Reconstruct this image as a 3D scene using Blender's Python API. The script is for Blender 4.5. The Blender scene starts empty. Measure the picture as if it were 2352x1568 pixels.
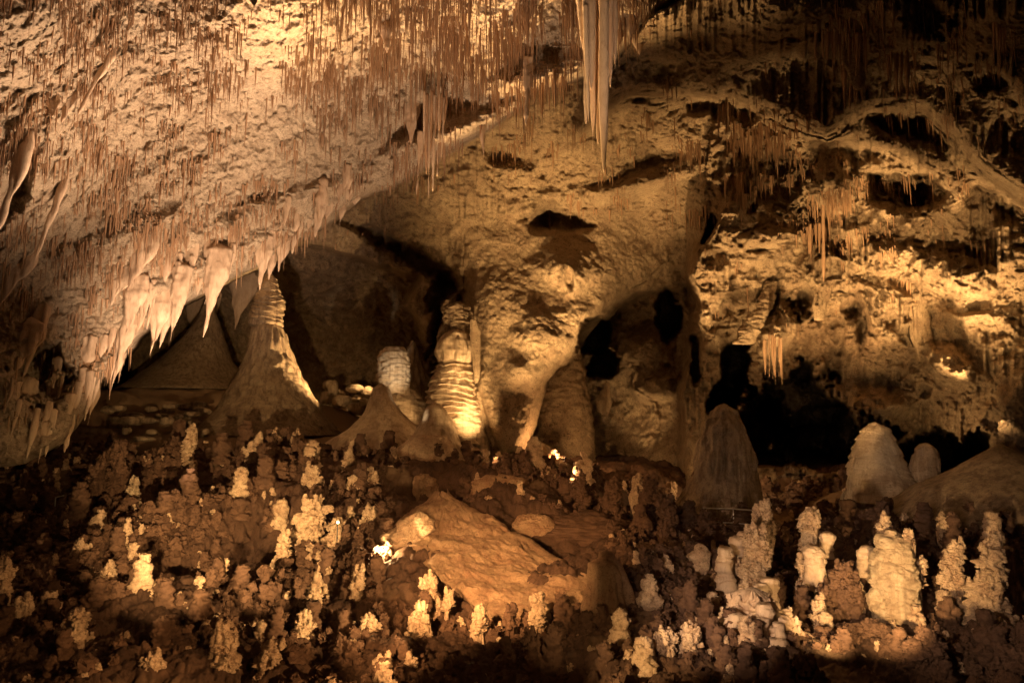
import bpy, math, random
import numpy as np
from mathutils import Vector, Matrix
# ------------------------------------------------------------------ camera, world, exposure
SC = bpy.context.scene
COL = SC.collection
PITCH = math.radians(7.5)
FPX = 1568.0                                  # focal length for a 2352 x 1568 frame (24 mm on 36 mm)
cam_d = bpy.data.cameras.new('camera'); cam_d.lens = 24; cam_d.sensor_width = 36
cam_d.clip_start = 0.1; cam_d.clip_end = 400
cam = bpy.data.objects.new('camera', cam_d); COL.objects.link(cam)
cam.location = (0, 0, 0); cam.rotation_euler = (math.pi/2 + PITCH, 0, 0)
SC.camera = cam
w = bpy.data.worlds.new('World'); SC.world = w; w.use_nodes = True
w.node_tree.nodes['Background'].inputs[0].default_value = (0.9, 0.52, 0.28, 1)   # even warm ambient fill, added to lift the blacks
w.node_tree.nodes['Background'].inputs[1].default_value = 0.014
SC.view_settings.view_transform = 'Standard'; SC.view_settings.look = 'None'
SC.view_settings.gamma = 1; SC.view_settings.exposure = 0.85
SC.cycles.max_bounces = 4; SC.cycles.diffuse_bounces = 3; SC.cycles.use_light_tree = True
SC.cycles.sample_clamp_indirect = 2

def P(u, v, Y):
    """point seen at (u, v) of the 2352 x 1568 frame, Y metres ahead; works on arrays"""
    x = (np.asarray(u, float)-1176)/FPX; t = (784-np.asarray(v, float))/FPX
    dy = math.cos(PITCH)-t*math.sin(PITCH); dz = math.sin(PITCH)+t*math.cos(PITCH)
    k = np.asarray(Y, float)/dy
    return np.stack(np.broadcast_arrays(x*k, np.asarray(Y, float)+0*k, dz*k), -1)
def PV(u, v, Y): return Vector(P(u, v, Y).tolist())
# ------------------------------------------------------------------ lamps
YEL = (1.0, .62, .26); PNK = (1.0, .68, .44); ORG = (1.0, .54, .21); WHT = (1.0, .80, .55); RED = (1.0, .40, .13)
LAMPS = []
def spot(frm, to, watt, deg=60, col=YEL, blend=.6, r=.06):
    l = bpy.data.lights.new('spot_lamp', 'SPOT'); l.energy = watt; l.color = col; l.spot_size = math.radians(deg)
    l.spot_blend = blend; l.shadow_soft_size = r
    o = bpy.data.objects.new('spot_lamp_light', l); COL.objects.link(o)
    a = PV(*frm); b = PV(*to); o.location = a; LAMPS.append((a.x, a.y))
    o.rotation_euler = (b-a).to_track_quat('-Z', 'Y').to_euler(); return o
def glow(frm, watt, col=YEL, r=.08):
    l = bpy.data.lights.new('bulb', 'POINT'); l.energy = watt; l.color = col; l.shadow_soft_size = r
    o = bpy.data.objects.new('bulb_or_fill_light', l); COL.objects.link(o); o.location = PV(*frm); return o  # also used for the added red fill, which has no bulb
#LIGHTS
spot((950, 1080, 24), (1060, 60, 17), 26000, 66, YEL, 1, .3)      # bright middle of the left ceiling
spot((1250, 1120, 24), (1150, 60, 18), 6000, 60, YEL, 1, .3)
spot((600, 1150, 20), (540, 360, 17), 9500, 84, PNK, 1, .4)       # rosy flood on the left slope
spot((1000, 1250, 17), (750, 380, 19), 6500, 90, PNK, 1, .3)
spot((420, 1220, 18), (450, 600, 26), 3000, 60, PNK, 1, .3)
spot((1900, 1000, 7), (1375, 150, 15.5), 2200, 18, PNK, 1)         # long bunch of pipes
spot((1300, 1110, 24), (1270, 540, 33), 8500, 58, YEL, 1, .3)      # vault
spot((1000, 1060, 26), (1250, 500, 34), 3000, 60, YEL, 1, .3)
spot((1440, 1070, 28), (1310, 600, 33), 5000, 32, YEL, 1)          # pendant
glow((1275, 1040, 31), 260, ORG)
spot((1150, 1048, 29.0), (1045, 880, 32), 1700, 54, YEL, 1)           # pagoda
spot((1160, 1095, 24), (1045, 890, 32), 2800, 24, YEL, 1)
spot((1000, 1025, 25), (905, 845, 34), 2400, 15, WHT, 1)           # thumb stalagmite
spot((965, 992, 31.6), (918, 870, 34), 700, 80, YEL, 1)
spot((700, 1105, 23), (870, 960, 31), 2600, 26, YEL, 1)
spot((800, 1085, 25), (985, 1000, 28.6), 500, 44, YEL, 1)             # volcano
spot((850, 985, 36), (628, 740, 36), 6500, 50, YEL, .8)          # witch hat, from behind right
spot((860, 860, 44), (790, 930, 45), 160, 80, YEL)
spot((760, 980, 37), (850, 600, 42), 900, 60, YEL, 1)
spot((1790, 1100, 27.5), (1740, 560, 31), 4000, 60, YEL, 1, .2)    # right wall
spot((2235, 1090, 24), (2110, 380, 30), 10500, 54, YEL, 1, .3)
spot((1800, 1225, 18), (1950, 600, 31), 10500, 40, YEL, 1, .4)
spot((2120, 1075, 26.5), (2200, 880, 30), 420, 80, YEL, 1)
spot((1900, 930, 29), (1940, 690, 32), 900, 80, ORG, 1)
spot((1610, 1040, 30), (1610, 500, 32), 3800, 40, YEL, 1)
spot((2200, 1050, 20), (2330, 450, 24), 3500, 80, YEL, 1, .3)
glow((1665, 1080, 29.5), 130, YEL)
spot((2300, 850, 15), (2010, 1030, 23.5), 200, 20, WHT, 1)
spot((2000, 1480, 10), (2050, 1320, 14.3), 1500, 44, YEL, 1)        # right foreground
spot((1930, 1480, 11.6), (1868, 1390, 14.5), 260, 60, YEL, 1)
spot((1350, 1400, 8), (1770, 1260, 16.5), 1250, 44, PNK, 1)
spot((1900, 1300, 7), (2270, 1310, 14), 600, 40, PNK, 1)
glow((878, 1262, 18.2), 130, YEL, .02)                             # slab corner
spot((800, 1150, 9), (1170, 1290, 18), 5000, 44, ORG, 1)
spot((250, 1430, 9), (520, 1075, 27), 6000, 36, YEL, 1)            # low beams grazing the popcorn field
spot((1250, 1420, 10), (300, 1180, 22), 3000, 40, YEL, 1)
spot((1300, 1480, 9), (540, 1490, 12), 600, 40, ORG, 1)
spot((750, 1500, 9), (1000, 1390, 15), 700, 44, ORG, 1)
spot((1150, 1500, 9), (1550, 1470, 12.5), 500, 36, YEL, 1)
spot((400, 1400, 11), (730, 1230, 20), 3200, 30, YEL, 1)
spot((700, 1450, 8), (190, 1440, 13), 420, 40, ORG, 1)
spot((1100, 1420, 10), (840, 1200, 20.5), 1900, 24, YEL, 1)
spot((1350, 1420, 9), (1250, 1390, 14.5), 160, 40, YEL, 1)
glow((1176, 900, 7), 45, RED, .5)  # faint red fill added ahead of the camera, no lamp stands there
spot((1470, 1050, 37), (1480, 780, 44), 450, 70, YEL, 1, .3)
glow((1400, 970, 41), 50, WHT)          # dim recess
spot((300, 1300, 14), (480, 660, 27), 5000, 40, PNK, 1, .2)       # tusks of the rim
spot((1050, 1060, 13), (1375, 200, 15.5), 1800, 26, YEL, 1)        # pipes from the left
spot((2000, 1130, 26), (1750, 230, 27), 4500, 40, YEL, 1, .4)      # upper right
#ENDLIGHTS
# ------------------------------------------------------------------ noise (numpy)
def _h(ix, iy, iz, s=0):
    n = (ix.astype(np.int64)*374761393 + iy.astype(np.int64)*668265263 + iz.astype(np.int64)*2147483647 + s*974634777) & 0xffffffff
    n = ((n ^ (n >> 13))*1274126177) & 0xffffffff
    n = ((n ^ (n >> 16))*2246822519) & 0xffffffff
    return ((n ^ (n >> 15)) & 0xffffff)/16777216.0
def vn(p, s=0):
    i = np.floor(p); f = p-i; f = f*f*f*(f*(f*6-15)+10)
    x, y, z = i[..., 0], i[..., 1], i[..., 2]; a, b, c = f[..., 0], f[..., 1], f[..., 2]
    r = 0
    for dx in (0, 1):
        for dy in (0, 1):
            for dz in (0, 1):
                r = r + (a if dx else 1-a)*(b if dy else 1-b)*(c if dz else 1-c)*_h(x+dx, y+dy, z+dz, s)
    return r*2-1
def fbm(p, o=4, s=0, g=.5, ridged=False):
    r = 0; a = 1; t = 0
    for k in range(o):
        n = vn(p*(2.03**k)+k*17.3, s+k)
        r = r + a*((1-np.abs(n)*2) if ridged else n); t += a; a *= g
    return r/t
def worley(p, s=0, two=False):
    """distance to the nearest jittered cell point; two=True for a flat (x, y) field"""
    i = np.floor(p); best = np.full(p.shape[:-1], 9.0)
    for dx in (-1, 0, 1):
        for dy in (-1, 0, 1):
            for dz in ((0,) if two else (-1, 0, 1)):
                c0, c1, c2 = i[..., 0]+dx, i[..., 1]+dy, (i[..., 2]+dz if not two else i[..., 0]*0)
                d = (p[..., 0]-c0-_h(c0, c1, c2, s))**2+(p[..., 1]-c1-_h(c0, c1, c2, s+1))**2
                if not two: d = d+(p[..., 2]-c2-_h(c0, c1, c2, s+2))**2
                best = np.minimum(best, d)
    return np.sqrt(best)
def knobs(p, s=0, two=False): return np.sqrt(np.maximum(0, 1-np.minimum(1, worley(p, s, two)*1.15)**2))
def A3(*a): return np.stack(np.broadcast_arrays(*[np.asarray(x, float) for x in a]), -1)
def sstep(a, b, x): t = np.clip((x-a)/(b-a), 0, 1); return t*t*(3-2*t)
# ------------------------------------------------------------------ materials
def rock(name, ca, cb, stain=(.05, .025, .012), stain_amt=.5, scale=1.0, bump=.5, rough=.8, streak=False, fine=1.0, drip=0.0):
    m = bpy.data.materials.new(name); m.use_nodes = True; nt = m.node_tree; N = nt.nodes; L = nt.links
    bs = N['Principled BSDF']; bs.inputs['Roughness'].default_value = rough; bs.inputs['Specular IOR Level'].default_value = .3
    geo = N.new('ShaderNodeNewGeometry'); mp = N.new('ShaderNodeMapping'); L.new(geo.outputs['Position'], mp.inputs[0])
    mp.inputs['Scale'].default_value = (scale, scale, scale*(.25 if streak else 1))
    def noise(sc, det=6, rg=.6, dist=0):
        n = N.new('ShaderNodeTexNoise'); n.inputs['Scale'].default_value = sc; n.inputs['Detail'].default_value = det
        n.inputs['Roughness'].default_value = rg; n.inputs['Distortion'].default_value = dist; L.new(mp.outputs[0], n.inputs['Vector']); return n
    def ramp(src, a, b):
        r = N.new('ShaderNodeMapRange'); r.inputs[1].default_value = a; r.inputs[2].default_value = b; L.new(src, r.inputs[0]); return r.outputs[0]
    def mix(f, a, b):
        x = N.new('ShaderNodeMix'); x.data_type = 'RGBA'
        for s_, i_ in ((f, 0), (a, 6), (b, 7)):
            if isinstance(s_, tuple): x.inputs[i_].default_value = (*s_, 1)
            elif isinstance(s_, float): x.inputs[i_].default_value = s_
            else: L.new(s_, x.inputs[i_])
        return x.outputs[2]
    n1 = noise(.9, 8, .65, .4); n2 = noise(4.2, 9, .75, .9); n3 = noise(8.5, 7, .82)
    c = mix(ramp(n1.outputs[0], .35, .65), ca, cb)
    mm = N.new('ShaderNodeMath'); mm.operation = 'MULTIPLY'; L.new(ramp(n2.outputs[0], .52, .66), mm.inputs[0]); mm.inputs[1].default_value = stain_amt
    c = mix(mm.outputs[0], c, stain)
    m3 = N.new('ShaderNodeMath'); m3.operation = 'MULTIPLY'; L.new(ramp(n3.outputs[0], .52, .63), m3.inputs[0]); m3.inputs[1].default_value = stain_amt*.8
    c = mix(m3.outputs[0], c, stain)
    if drip:
        m2 = N.new('ShaderNodeMapping'); L.new(geo.outputs['Position'], m2.inputs[0]); m2.inputs['Scale'].default_value = (3.2, 3.2, .22)
        n4 = N.new('ShaderNodeTexNoise'); n4.inputs['Scale'].default_value = 1.6; n4.inputs['Detail'].default_value = 7; n4.inputs['Roughness'].default_value = .65; L.new(m2.outputs[0], n4.inputs['Vector'])
        m5 = N.new('ShaderNodeMath'); m5.operation = 'MULTIPLY'; L.new(ramp(n4.outputs[0], .46, .62), m5.inputs[0]); m5.inputs[1].default_value = drip; c = mix(m5.outputs[0], c, stain)
        b3 = N.new('ShaderNodeBump'); b3.inputs['Strength'].default_value = .8; b3.inputs['Distance'].default_value = .12; L.new(n4.outputs[0], b3.inputs['Height'])
        wv = N.new('ShaderNodeMapping'); L.new(geo.outputs['Position'], wv.inputs[0]); wv.inputs['Scale'].default_value = (.7, .7, 6.5)
        n5 = N.new('ShaderNodeTexNoise'); n5.inputs['Scale'].default_value = 1.3; n5.inputs['Detail'].default_value = 5; L.new(wv.outputs[0], n5.inputs['Vector'])
        b4 = N.new('ShaderNodeBump'); b4.inputs['Strength'].default_value = .7; b4.inputs['Distance'].default_value = .09; L.new(n5.outputs[0], b4.inputs['Height']); L.new(b3.outputs[0], b4.inputs['Normal'])
    L.new(c, bs.inputs['Base Color'])
    b1 = N.new('ShaderNodeBump'); b1.inputs['Strength'].default_value = min(1, bump); b1.inputs['Distance'].default_value = .10/scale*fine
    L.new(n2.outputs[0], b1.inputs['Height'])
    if drip: L.new(b4.outputs[0], b1.inputs['Normal'])
    b2 = N.new('ShaderNodeBump'); b2.inputs['Strength'].default_value = min(1, bump); b2.inputs['Distance'].default_value = .05/scale*fine
    L.new(n3.outputs[0], b2.inputs['Height']); L.new(b1.outputs[0], b2.inputs['Normal']); L.new(b2.outputs[0], bs.inputs['Normal'])
    return m
M = dict(
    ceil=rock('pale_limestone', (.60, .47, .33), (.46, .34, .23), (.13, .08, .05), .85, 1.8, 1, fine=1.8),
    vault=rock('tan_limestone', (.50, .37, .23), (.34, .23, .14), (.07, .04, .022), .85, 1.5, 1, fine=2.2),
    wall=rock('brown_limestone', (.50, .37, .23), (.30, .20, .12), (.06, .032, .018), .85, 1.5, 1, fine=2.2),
    floor=rock('red_brown_popcorn', (.15, .082, .05), (.085, .045, .028), (.03, .016, .01), .7, 1.6, 1),
    pop=rock('lit_tone_popcorn', (.64, .47, .31), (.46, .30, .19), (.07, .035, .02), .8, 3.0, 1),  # popcorn as lamps show it, lit brightness put into the base colour
    dpop=rock('shade_tone_popcorn', (.16, .088, .053), (.09, .048, .03), (.04, .02, .012), .5, 3.0, .9),  # same popcorn rock kept dark, shade put into the base colour
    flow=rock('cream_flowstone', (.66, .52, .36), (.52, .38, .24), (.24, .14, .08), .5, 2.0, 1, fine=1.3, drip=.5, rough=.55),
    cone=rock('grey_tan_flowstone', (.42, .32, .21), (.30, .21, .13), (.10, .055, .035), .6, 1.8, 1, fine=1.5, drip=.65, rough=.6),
    tooth=rock('smooth_drapery', (.62, .47, .33), (.50, .35, .24), (.26, .16, .10), .45, 2.4, .7, streak=True, rough=.6),
    straw=rock('brown_straw', (.42, .26, .15), (.27, .155, .085), (.07, .035, .02), .4, 3.0, .3, streak=True),
    slab=rock('rust_slab', (.52, .35, .21), (.34, .19, .11), (.10, .045, .025), .7, 2.4, 1, fine=1.6),
)
def plain(name, c, rough=.5, metal=0, emit=None, es=0):
    m = bpy.data.materials.new(name); m.use_nodes = True; b = m.node_tree.nodes['Principled BSDF']
    n = m.node_tree.nodes.new('ShaderNodeTexNoise'); n.inputs['Scale'].default_value = 20
    r = m.node_tree.nodes.new('ShaderNodeMapRange'); r.inputs[3].default_value = rough-.1; r.inputs[4].default_value = rough+.1
    m.node_tree.links.new(n.outputs[0], r.inputs[0]); m.node_tree.links.new(r.outputs[0], b.inputs['Roughness'])
    b.inputs['Base Color'].default_value = (*c, 1); b.inputs['Metallic'].default_value = metal
    if emit: b.inputs['Emission Color'].default_value = (*emit, 1); b.inputs['Emission Strength'].default_value = es
    return m
M['steel'] = plain('brushed_steel', (.5, .47, .42), .4, .9); M['lamp_body'] = plain('lamp_housing', (.05, .045, .04), .5, .3)
M['lens'] = plain('lamp_lens', (.9, .8, .6), .3, 0, (1, .82, .5), 25)
# ------------------------------------------------------------------ objects
def tag(o, label=None, cat=None, group=None, kind=None):
    if label: o['label'] = label
    if cat: o['category'] = cat
    if group: o['group'] = group
    if kind or cat: o['kind'] = kind or 'thing'
    return o
def mesh(name, V, F, mat, smooth=True, parent=None):
    V = np.ascontiguousarray(V, np.float32); me = bpy.data.meshes.new(name)
    if isinstance(F, np.ndarray):
        n, k = F.shape; me.vertices.add(len(V)); me.vertices.foreach_set('co', V.ravel())
        me.loops.add(n*k); me.loops.foreach_set('vertex_index', F.astype(np.int32).ravel())
        me.polygons.add(n); me.polygons.foreach_set('loop_start', np.arange(0, n*k, k, dtype=np.int32))
        me.update(calc_edges=True)
    else:
        me.from_pydata(V.tolist(), [], F); me.update()
    me.polygons.foreach_set('use_smooth', np.full(len(me.polygons), smooth))
    me.materials.append(M[mat]); o = bpy.data.objects.new(name, me); COL.objects.link(o)
    if parent: o.parent = parent
    return o
def empty(name, loc):
    o = bpy.data.objects.new(name, None); COL.objects.link(o); o.location = loc; return o
def adopt(o, root): o.parent = root; o.matrix_parent_inverse = Matrix.Translation(-root.location); return o
def gridfaces(nr, nc, wrap=False):
    r = np.arange(nr-1)[:, None]; c = np.arange(nc if wrap else nc-1)[None, :]; c2 = (c+1) % nc
    return np.stack([r*nc+c, r*nc+c2, (r+1)*nc+c2, (r+1)*nc+c], -1).reshape(-1, 4)
# ------------------------------------------------------------------ cave shell: authored masses with real depth
STEP = 2.7
us = np.arange(-430, 2790, STEP); vs = np.arange(-430, 1262, STEP)
U, Vv = np.meshgrid(us, vs)
UV0 = A3(U/90, Vv/90, 0*U)
wob = fbm(UV0, 4, 5)*14; wob2 = fbm(UV0*3.1+9, 3, 8)*5
def sdf(poly, wv=1.0):
    """signed pixel distance, positive inside, with a natural wobble"""
    pts = np.array(poly, float); d = np.full(U.shape, 1e9); ins = np.zeros(U.shape, bool)
    for k in range(len(pts)):
        a = pts[k]; b = pts[(k+1) % len(pts)]; e = b-a
        t = np.clip(((U-a[0])*e[0]+(Vv-a[1])*e[1])/(e@e+1e-9), 0, 1)
        d = np.minimum(d, (U-a[0]-t*e[0])**2+(Vv-a[1]-t*e[1])**2)
        c = ((a[1] > Vv) != (b[1] > Vv)); ins ^= c & (U < (b[0]-a[0])*(Vv-a[1])/(b[1]-a[1]+1e-12)+a[0])
    d = np.sqrt(d); return np.where(ins, d, -d)+(wob+wob2)*wv
def idw(ctrl, p=3.0, eps=90):
    n = 0; s = 0
    for (a, b, y) in ctrl:
        wt = 1/(((U-a)**2+(Vv-b)**2+eps**2)**(p/2)); n = n+wt*y; s = s+wt
    return n/s
D = np.full(U.shape, 66.0); LAY = np.zeros(U.shape, int)
def layer(idx, poly, ctrl, rnd=26, curl=2.5, wv=1.0, soft=5, top=None, eps=90):
    global D, LAY
    s = sdf(poly, wv); d = idw(ctrl, 3.0, eps)
    e = np.clip(1-s/rnd, 0, 1); d = d+curl*(1-np.sqrt(np.maximum(0, 1-e*e)))*(1 if top is None else sstep(top, top+150, Vv))
    sf = soft if top is None else soft+70*(1-sstep(top, top+150, Vv))
    k = sstep(-sf, sf, s); new = D*(1-k)+d*k
    D = np.where(k > 0, new, D); LAY = np.where(s > 0, idx, LAY); return s
#LAYERS
layer(1, [(300, 430), (1180, 430), (1180, 1100), (300, 1100)],
      [(700, 450, 34), (900, 480, 36), (1000, 560, 37), (700, 560, 39), (850, 600, 42), (650, 640, 44), (850, 660, 50), (1000, 700, 45), (700, 760, 52), (900, 800, 52), (700, 950, 50), (950, 950, 50), (500, 800, 50), (400, 900, 48)], 5, 0)
layer(1, [(1300, 560), (1640, 560), (1640, 1120), (1230, 1120), (1300, 900)],
      [(1400, 700, 46), (1480, 680, 41), (1560, 660, 39), (1480, 760, 42), (1500, 850, 41), (1600, 700, 38), (1600, 900, 36), (1450, 950, 44), (1300, 1050, 42), (1550, 1050, 38)], 30, 3)
layer(2, [(560, 100), (2000, 100), (1800, 480), (1640, 500), (1604, 600), (1592, 648), (1548, 664), (1492, 668), (1440, 690), (1398, 728), (1345, 768), (1290, 780), (1150, 760), (1085, 760), (1060, 710), (1010, 720), (985, 790), (960, 740), (930, 700), (960, 640), (900, 620), (800, 590), (700, 565), (560, 600)],
      [(800, 470, 33), (1000, 420, 33), (1200, 330, 32), (1400, 300, 31), (1600, 300, 29), (1100, 450, 34), (1300, 440, 34), (1290, 520, 37), (1180, 600, 36), (1300, 640, 33.5), (1500, 440, 33), (1560, 530, 36), (1480, 600, 38), (1560, 620, 38), (1000, 600, 39), (900, 560, 38), (1200, 200, 26), (1500, 200, 27)], 20, 1.2, soft=9)
layer(6, [(1060, 500), (1500, 480), (1520, 600), (1440, 680), (1392, 730), (1350, 775), (1330, 815), (1290, 845), (1262, 880), (1248, 920), (1240, 980), (1222, 1030), (1198, 1060), (1150, 1060), (1118, 1000), (1092, 930), (1078, 890), (1082, 850), (1074, 800), (1066, 740), (1072, 690)],
      [(1180, 600, 35), (1290, 620, 33), (1200, 720, 32), (1300, 740, 31.5), (1180, 840, 31), (1220, 900, 31), (1170, 980, 31), (1110, 760, 33), (1400, 660, 35.5), (1100, 500, 35.5), (1250, 480, 35), (1360, 500, 35), (1480, 560, 36)], 40, 3, .8, top=610)
layer(3, [(1610, 470), (1660, 180), (2900, 100), (2900, 1300), (1560, 1300), (1575, 980), (1568, 900), (1590, 800), (1600, 700), (1585, 630), (1600, 560)],
      [(1650, 520, 32), (1650, 700, 33), (1620, 900, 36), (1640, 250, 29), (1640, 400, 31.5), (1850, 300, 29), (1800, 520, 30), (1800, 700, 33), (1900, 640, 31), (1950, 720, 33), (2000, 560, 29), (2100, 700, 31), (2180, 860, 30), (2050, 860, 32), (1900, 850, 35), (2100, 960, 34), (2250, 700, 26), (2352, 600, 24), (2352, 900, 25), (2280, 980, 28), (2000, 450, 29), (2200, 400, 25), (2700, 700, 20)], 30, 1.6, soft=14, top=440)
layer(4, [(1330, -500), (2900, -500), (2900, 420), (2352, 470), (2260, 400), (2200, 330), (2120, 270), (2000, 260), (1900, 330), (1800, 290), (1700, 240), (1560, 215), (1440, 225), (1400, 250), (1330, 300)],
      [(1500, 0, 19), (1800, 0, 18), (2100, 0, 17), (2352, 0, 15), (1500, 180, 26), (1800, 200, 25), (2100, 200, 23), (2300, 300, 21), (2352, 150, 18), (2700, 0, 13)], 26, 1.6, soft=40)
SL = layer(5, [(-900, -900), (1640, -900), (1560, 0), (1490, 40), (1425, 125), (1392, 165), (1345, 182), (1290, 200), (1235, 212), (1205, 245), (1120, 300), (1010, 378), (900, 432), (826, 462), (785, 498), (720, 540), (655, 580), (590, 612), (520, 652), (455, 688), (400, 716), (330, 768), (285, 820), (240, 882), (200, 955), (150, 1020), (60, 1070), (-900, 1120)],
      [(0, 0, 10.5), (600, 0, 14), (1200, 0, 17.5), (1500, 0, 19), (0, 400, 14), (600, 400, 20), (300, 600, 20), (1200, 190, 24), (1000, 300, 26), (1380, 150, 24), (900, 420, 30), (700, 540, 29), (500, 650, 27), (300, 780, 25), (200, 870, 23), (0, 900, 17), (100, 1000, 19), (-400, 500, 11)], 30, 2.5, .8, eps=230)
# hollows and swellings: u, v, half-width, half-height, turn, depth change
HOL = [(1800, 425, 66, 84, -.3, 2.6), (1765, 370, 50, 40, 0, 1.2), (1861, 375, 40, 34, 0, 1.2), (2062, 438, 66, 46, .1, 2.4), (2130, 440, 40, 46, .3, 1.6), (1965, 708, 24, 26, 0, 3),
       (1980, 760, 12, 50, .1, 2.5), (1290, 512, 78, 18, .1, 1.7), (1240, 505, 30, 24, 0, 1.2), (1165, 362, 62, 22, .25, 1.4), (1700, 250, 52, 34, .2, 1.8), (1600, 235, 60, 24, .1, 1), (1468, 228, 36, 14, .1, 1.6),
       (1362, 772, 30, 36, .3, 9), (1392, 838, 34, 28, 0, 9), (1540, 730, 24, 56, 0, 8), (1600, 810, 14, 70, 0, 5),
       (1690, 850, 34, 54, .25, 20), (1665, 910, 30, 46, .2, 18), (1830, 960, 92, 92, 0, 24), (1900, 1000, 90, 66, 0, 22), (1740, 985, 50, 70, 0, 20), (1765, 685, 22, 56, .25, 6), (1845, 690, 42, 42, 0, 4),
       (2140, 1060, 100, 60, 0, 16), (2240, 1050, 40, 60, 0, 14), (2322, 1060, 50, 40, 0, 6), (2290, 190, 60, 34, .4, 1.4), (2120, 40, 60, 60, 0, 1.6), (1308, 640, 9, 22, -.1, .8),
       (40, 420, 30, 60, .3, 1), (160, 1100, 120, 60, 0, 6), (90, 860, 60, 60, 0, 2), (1030, 770, 50, 90, 0, 3), (960, 600, 90, 26, .5, 3), (860, 540, 90, 18, .45, 2), (1010, 680, 30, 60, .4, 3),
       (2000, 860, 120, 70, 0, 2.0), (1880, 800, 60, 60, 0, 1.6)]
SWE = [(1900, 610, 60, 60, 0, 2), (1870, 690, 26, 60, 0, 2.5), (2030, 700, 90, 70, .5, 2), (1740, 550, 90, 34, 0, 2), (2150, 620, 160, 50, .3, 2), (1905, 420, 54, 60, -.5, 3), (2100, 350, 110, 34, .3, 2.2), (1480, 420, 150, 26, -.25, 2.2),
       (1220, 180, 110, 30, -.2, 1.0), (1310, 620, 70, 50, .2, 1.5), (1250, 770, 60, 60, 0, 1.3), (1020, 310, 160, 30, -.4, 1.6), (620, 480, 220, 26, -.35, .5), (500, 600, 180, 26, -.45, .5), (240, 560, 220, 30, -.35, .4), (1780, 760, 40, 70, .3, 2.5),
       (1990, 310, 110, 30, .1, 2), (1200, 850, 60, 40, 0, 1), (2180, 840, 70, 40, .4, 2), (2040, 800, 90, 60, 0, 1.5), (1480, 800, 60, 50, 0, 3), (1500, 880, 50, 40, .2, 3), (2020, 930, 70, 30, 0, 2)]
HN = fbm(UV0*2.2, 4, 301)*.75+fbm(UV0*8, 2, 303)*.16
for (a, b, ru, rv, tr, am), sg in [(h, 1) for h in HOL]+[(h, -1) for h in SWE]:
    c, s_ = math.cos(tr), math.sin(tr); x = ((U-a)*c+(Vv-b)*s_)/ru; y = (-(U-a)*s_+(Vv-b)*c)/rv
    rr = np.sqrt(x*x+y*y)+HN*(.9 if sg > 0 else .4)+(wob*.5+wob2)/max(20, min(ru, rv))*.5
    k = sstep(1.3, .35 if am < 7 else .75, rr) if sg > 0 else sstep(1.4, 0, rr)
    D = D+sg*am*k
W0 = P(U, Vv, D)
lay_f = [(LAY == k).astype(float) for k in range(7)]
def rel(p, k): return np.abs(fbm(p, k))
big = fbm(W0/5.5, 3, 21)*.9 + fbm(W0/2.2+5, 4, 31, .55)*.55
rid = fbm(W0/2.8+fbm(W0/3, 2, 3)[..., None]*.6, 5, 41, .55, True)
warp = fbm(UV0*.7, 3, 77)*60
ca, sa = math.cos(-.42), math.sin(-.42)
band = ((-(U*sa)+Vv*ca+warp)/46.0); bf = band-np.floor(band)         # slanting drip ledges of the left ceiling
bandn = sstep(.15, .6, .5+.5*vn(A3(U/210, Vv/120, 0*U), 13))
ledge = (bf**3)*bandn
pit = knobs(W0*1.3+fbm(W0*1.5, 2, 9)[..., None]*.5, 60)
fine = fbm(W0*2.6, 4, 51, .6)
mic = fbm(W0*6.5, 3, 52, .65, True); D = D-mic*.085*(lay_f[5]*.7+lay_f[3]+lay_f[2]+lay_f[1]+lay_f[6]+lay_f[4])
q7 = W0+fbm(W0/1.5, 3, 61)[..., None]*.9
mid = (knobs(q7/A3(1.6, 1.6, 2.6), 62)-.5)*1.1+(knobs(q7/A3(.6, .6, .95), 63)-.5)*.42
D = D-mid*(lay_f[3]*.8+lay_f[4]*.5+lay_f[2]*.35+lay_f[1]*.5+lay_f[6]*.18)*np.clip(.6+fbm(W0/4, 2, 65)*1.2, .1, 1.2)
amp_big = lay_f[0]*1.4+lay_f[1]*1.3+lay_f[2]*.8+lay_f[3]*1.25+lay_f[4]*.9+lay_f[5]*.16+lay_f[6]*.6
amp_rid = lay_f[0]*.8+lay_f[1]*1.2+lay_f[2]*.8+lay_f[3]*1.6+lay_f[4]*.7+lay_f[5]*.2+lay_f[6]*.22
amp_fin = lay_f[0]*.3+lay_f[1]*.3+lay_f[2]*.24+lay_f[3]*.30+lay_f[4]*.26+lay_f[5]*.20+lay_f[6]*.16
D = D - amp_big*big - amp_rid*rid*.55 - amp_fin*fine - pit*.22*(lay_f[3]+lay_f[1]*1.3+lay_f[2]*.6+lay_f[6]*.5+lay_f[5]*.4+lay_f[4]*.6) - ledge*.13*lay_f[5] - (knobs(W0*3.6+fbm(W0*4, 2, 9)[..., None]*.3, 66)-.5)*.13*(lay_f[5]*sstep(-.3, .35, fbm(W0*.35, 4, 67))*1.15+lay_f[3]*.8+lay_f[2]*.6+lay_f[4]*.6+lay_f[1])
vf = A3(U/7, Vv/120, 0*U)                                              # vertical flutes of dripping curtains
flz = sstep(.44, .66, .5+.5*vn(A3(U/120, Vv/80, 0*U), 19))*(lay_f[3]+lay_f[2]*.5+lay_f[4])
D = D - (vn(vf, 71)*.34+vn(vf*A3(2.3, 1.7, 1), 72)*.10)*flz
lip = fbm(A3(U/150, Vv/40+fbm(UV0, 2, 9), 0*U), 3, 91); lipw = ((lip*3) % 1.0)**2
D = D - lipw*.10*(lay_f[3]+lay_f[2]*.7+lay_f[4])
CAVE = P(U, Vv, D)
NV, NU = U.shape
FA = gridfaces(NV, NU); cent = LAY.ravel()[FA[:, 0]]
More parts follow.
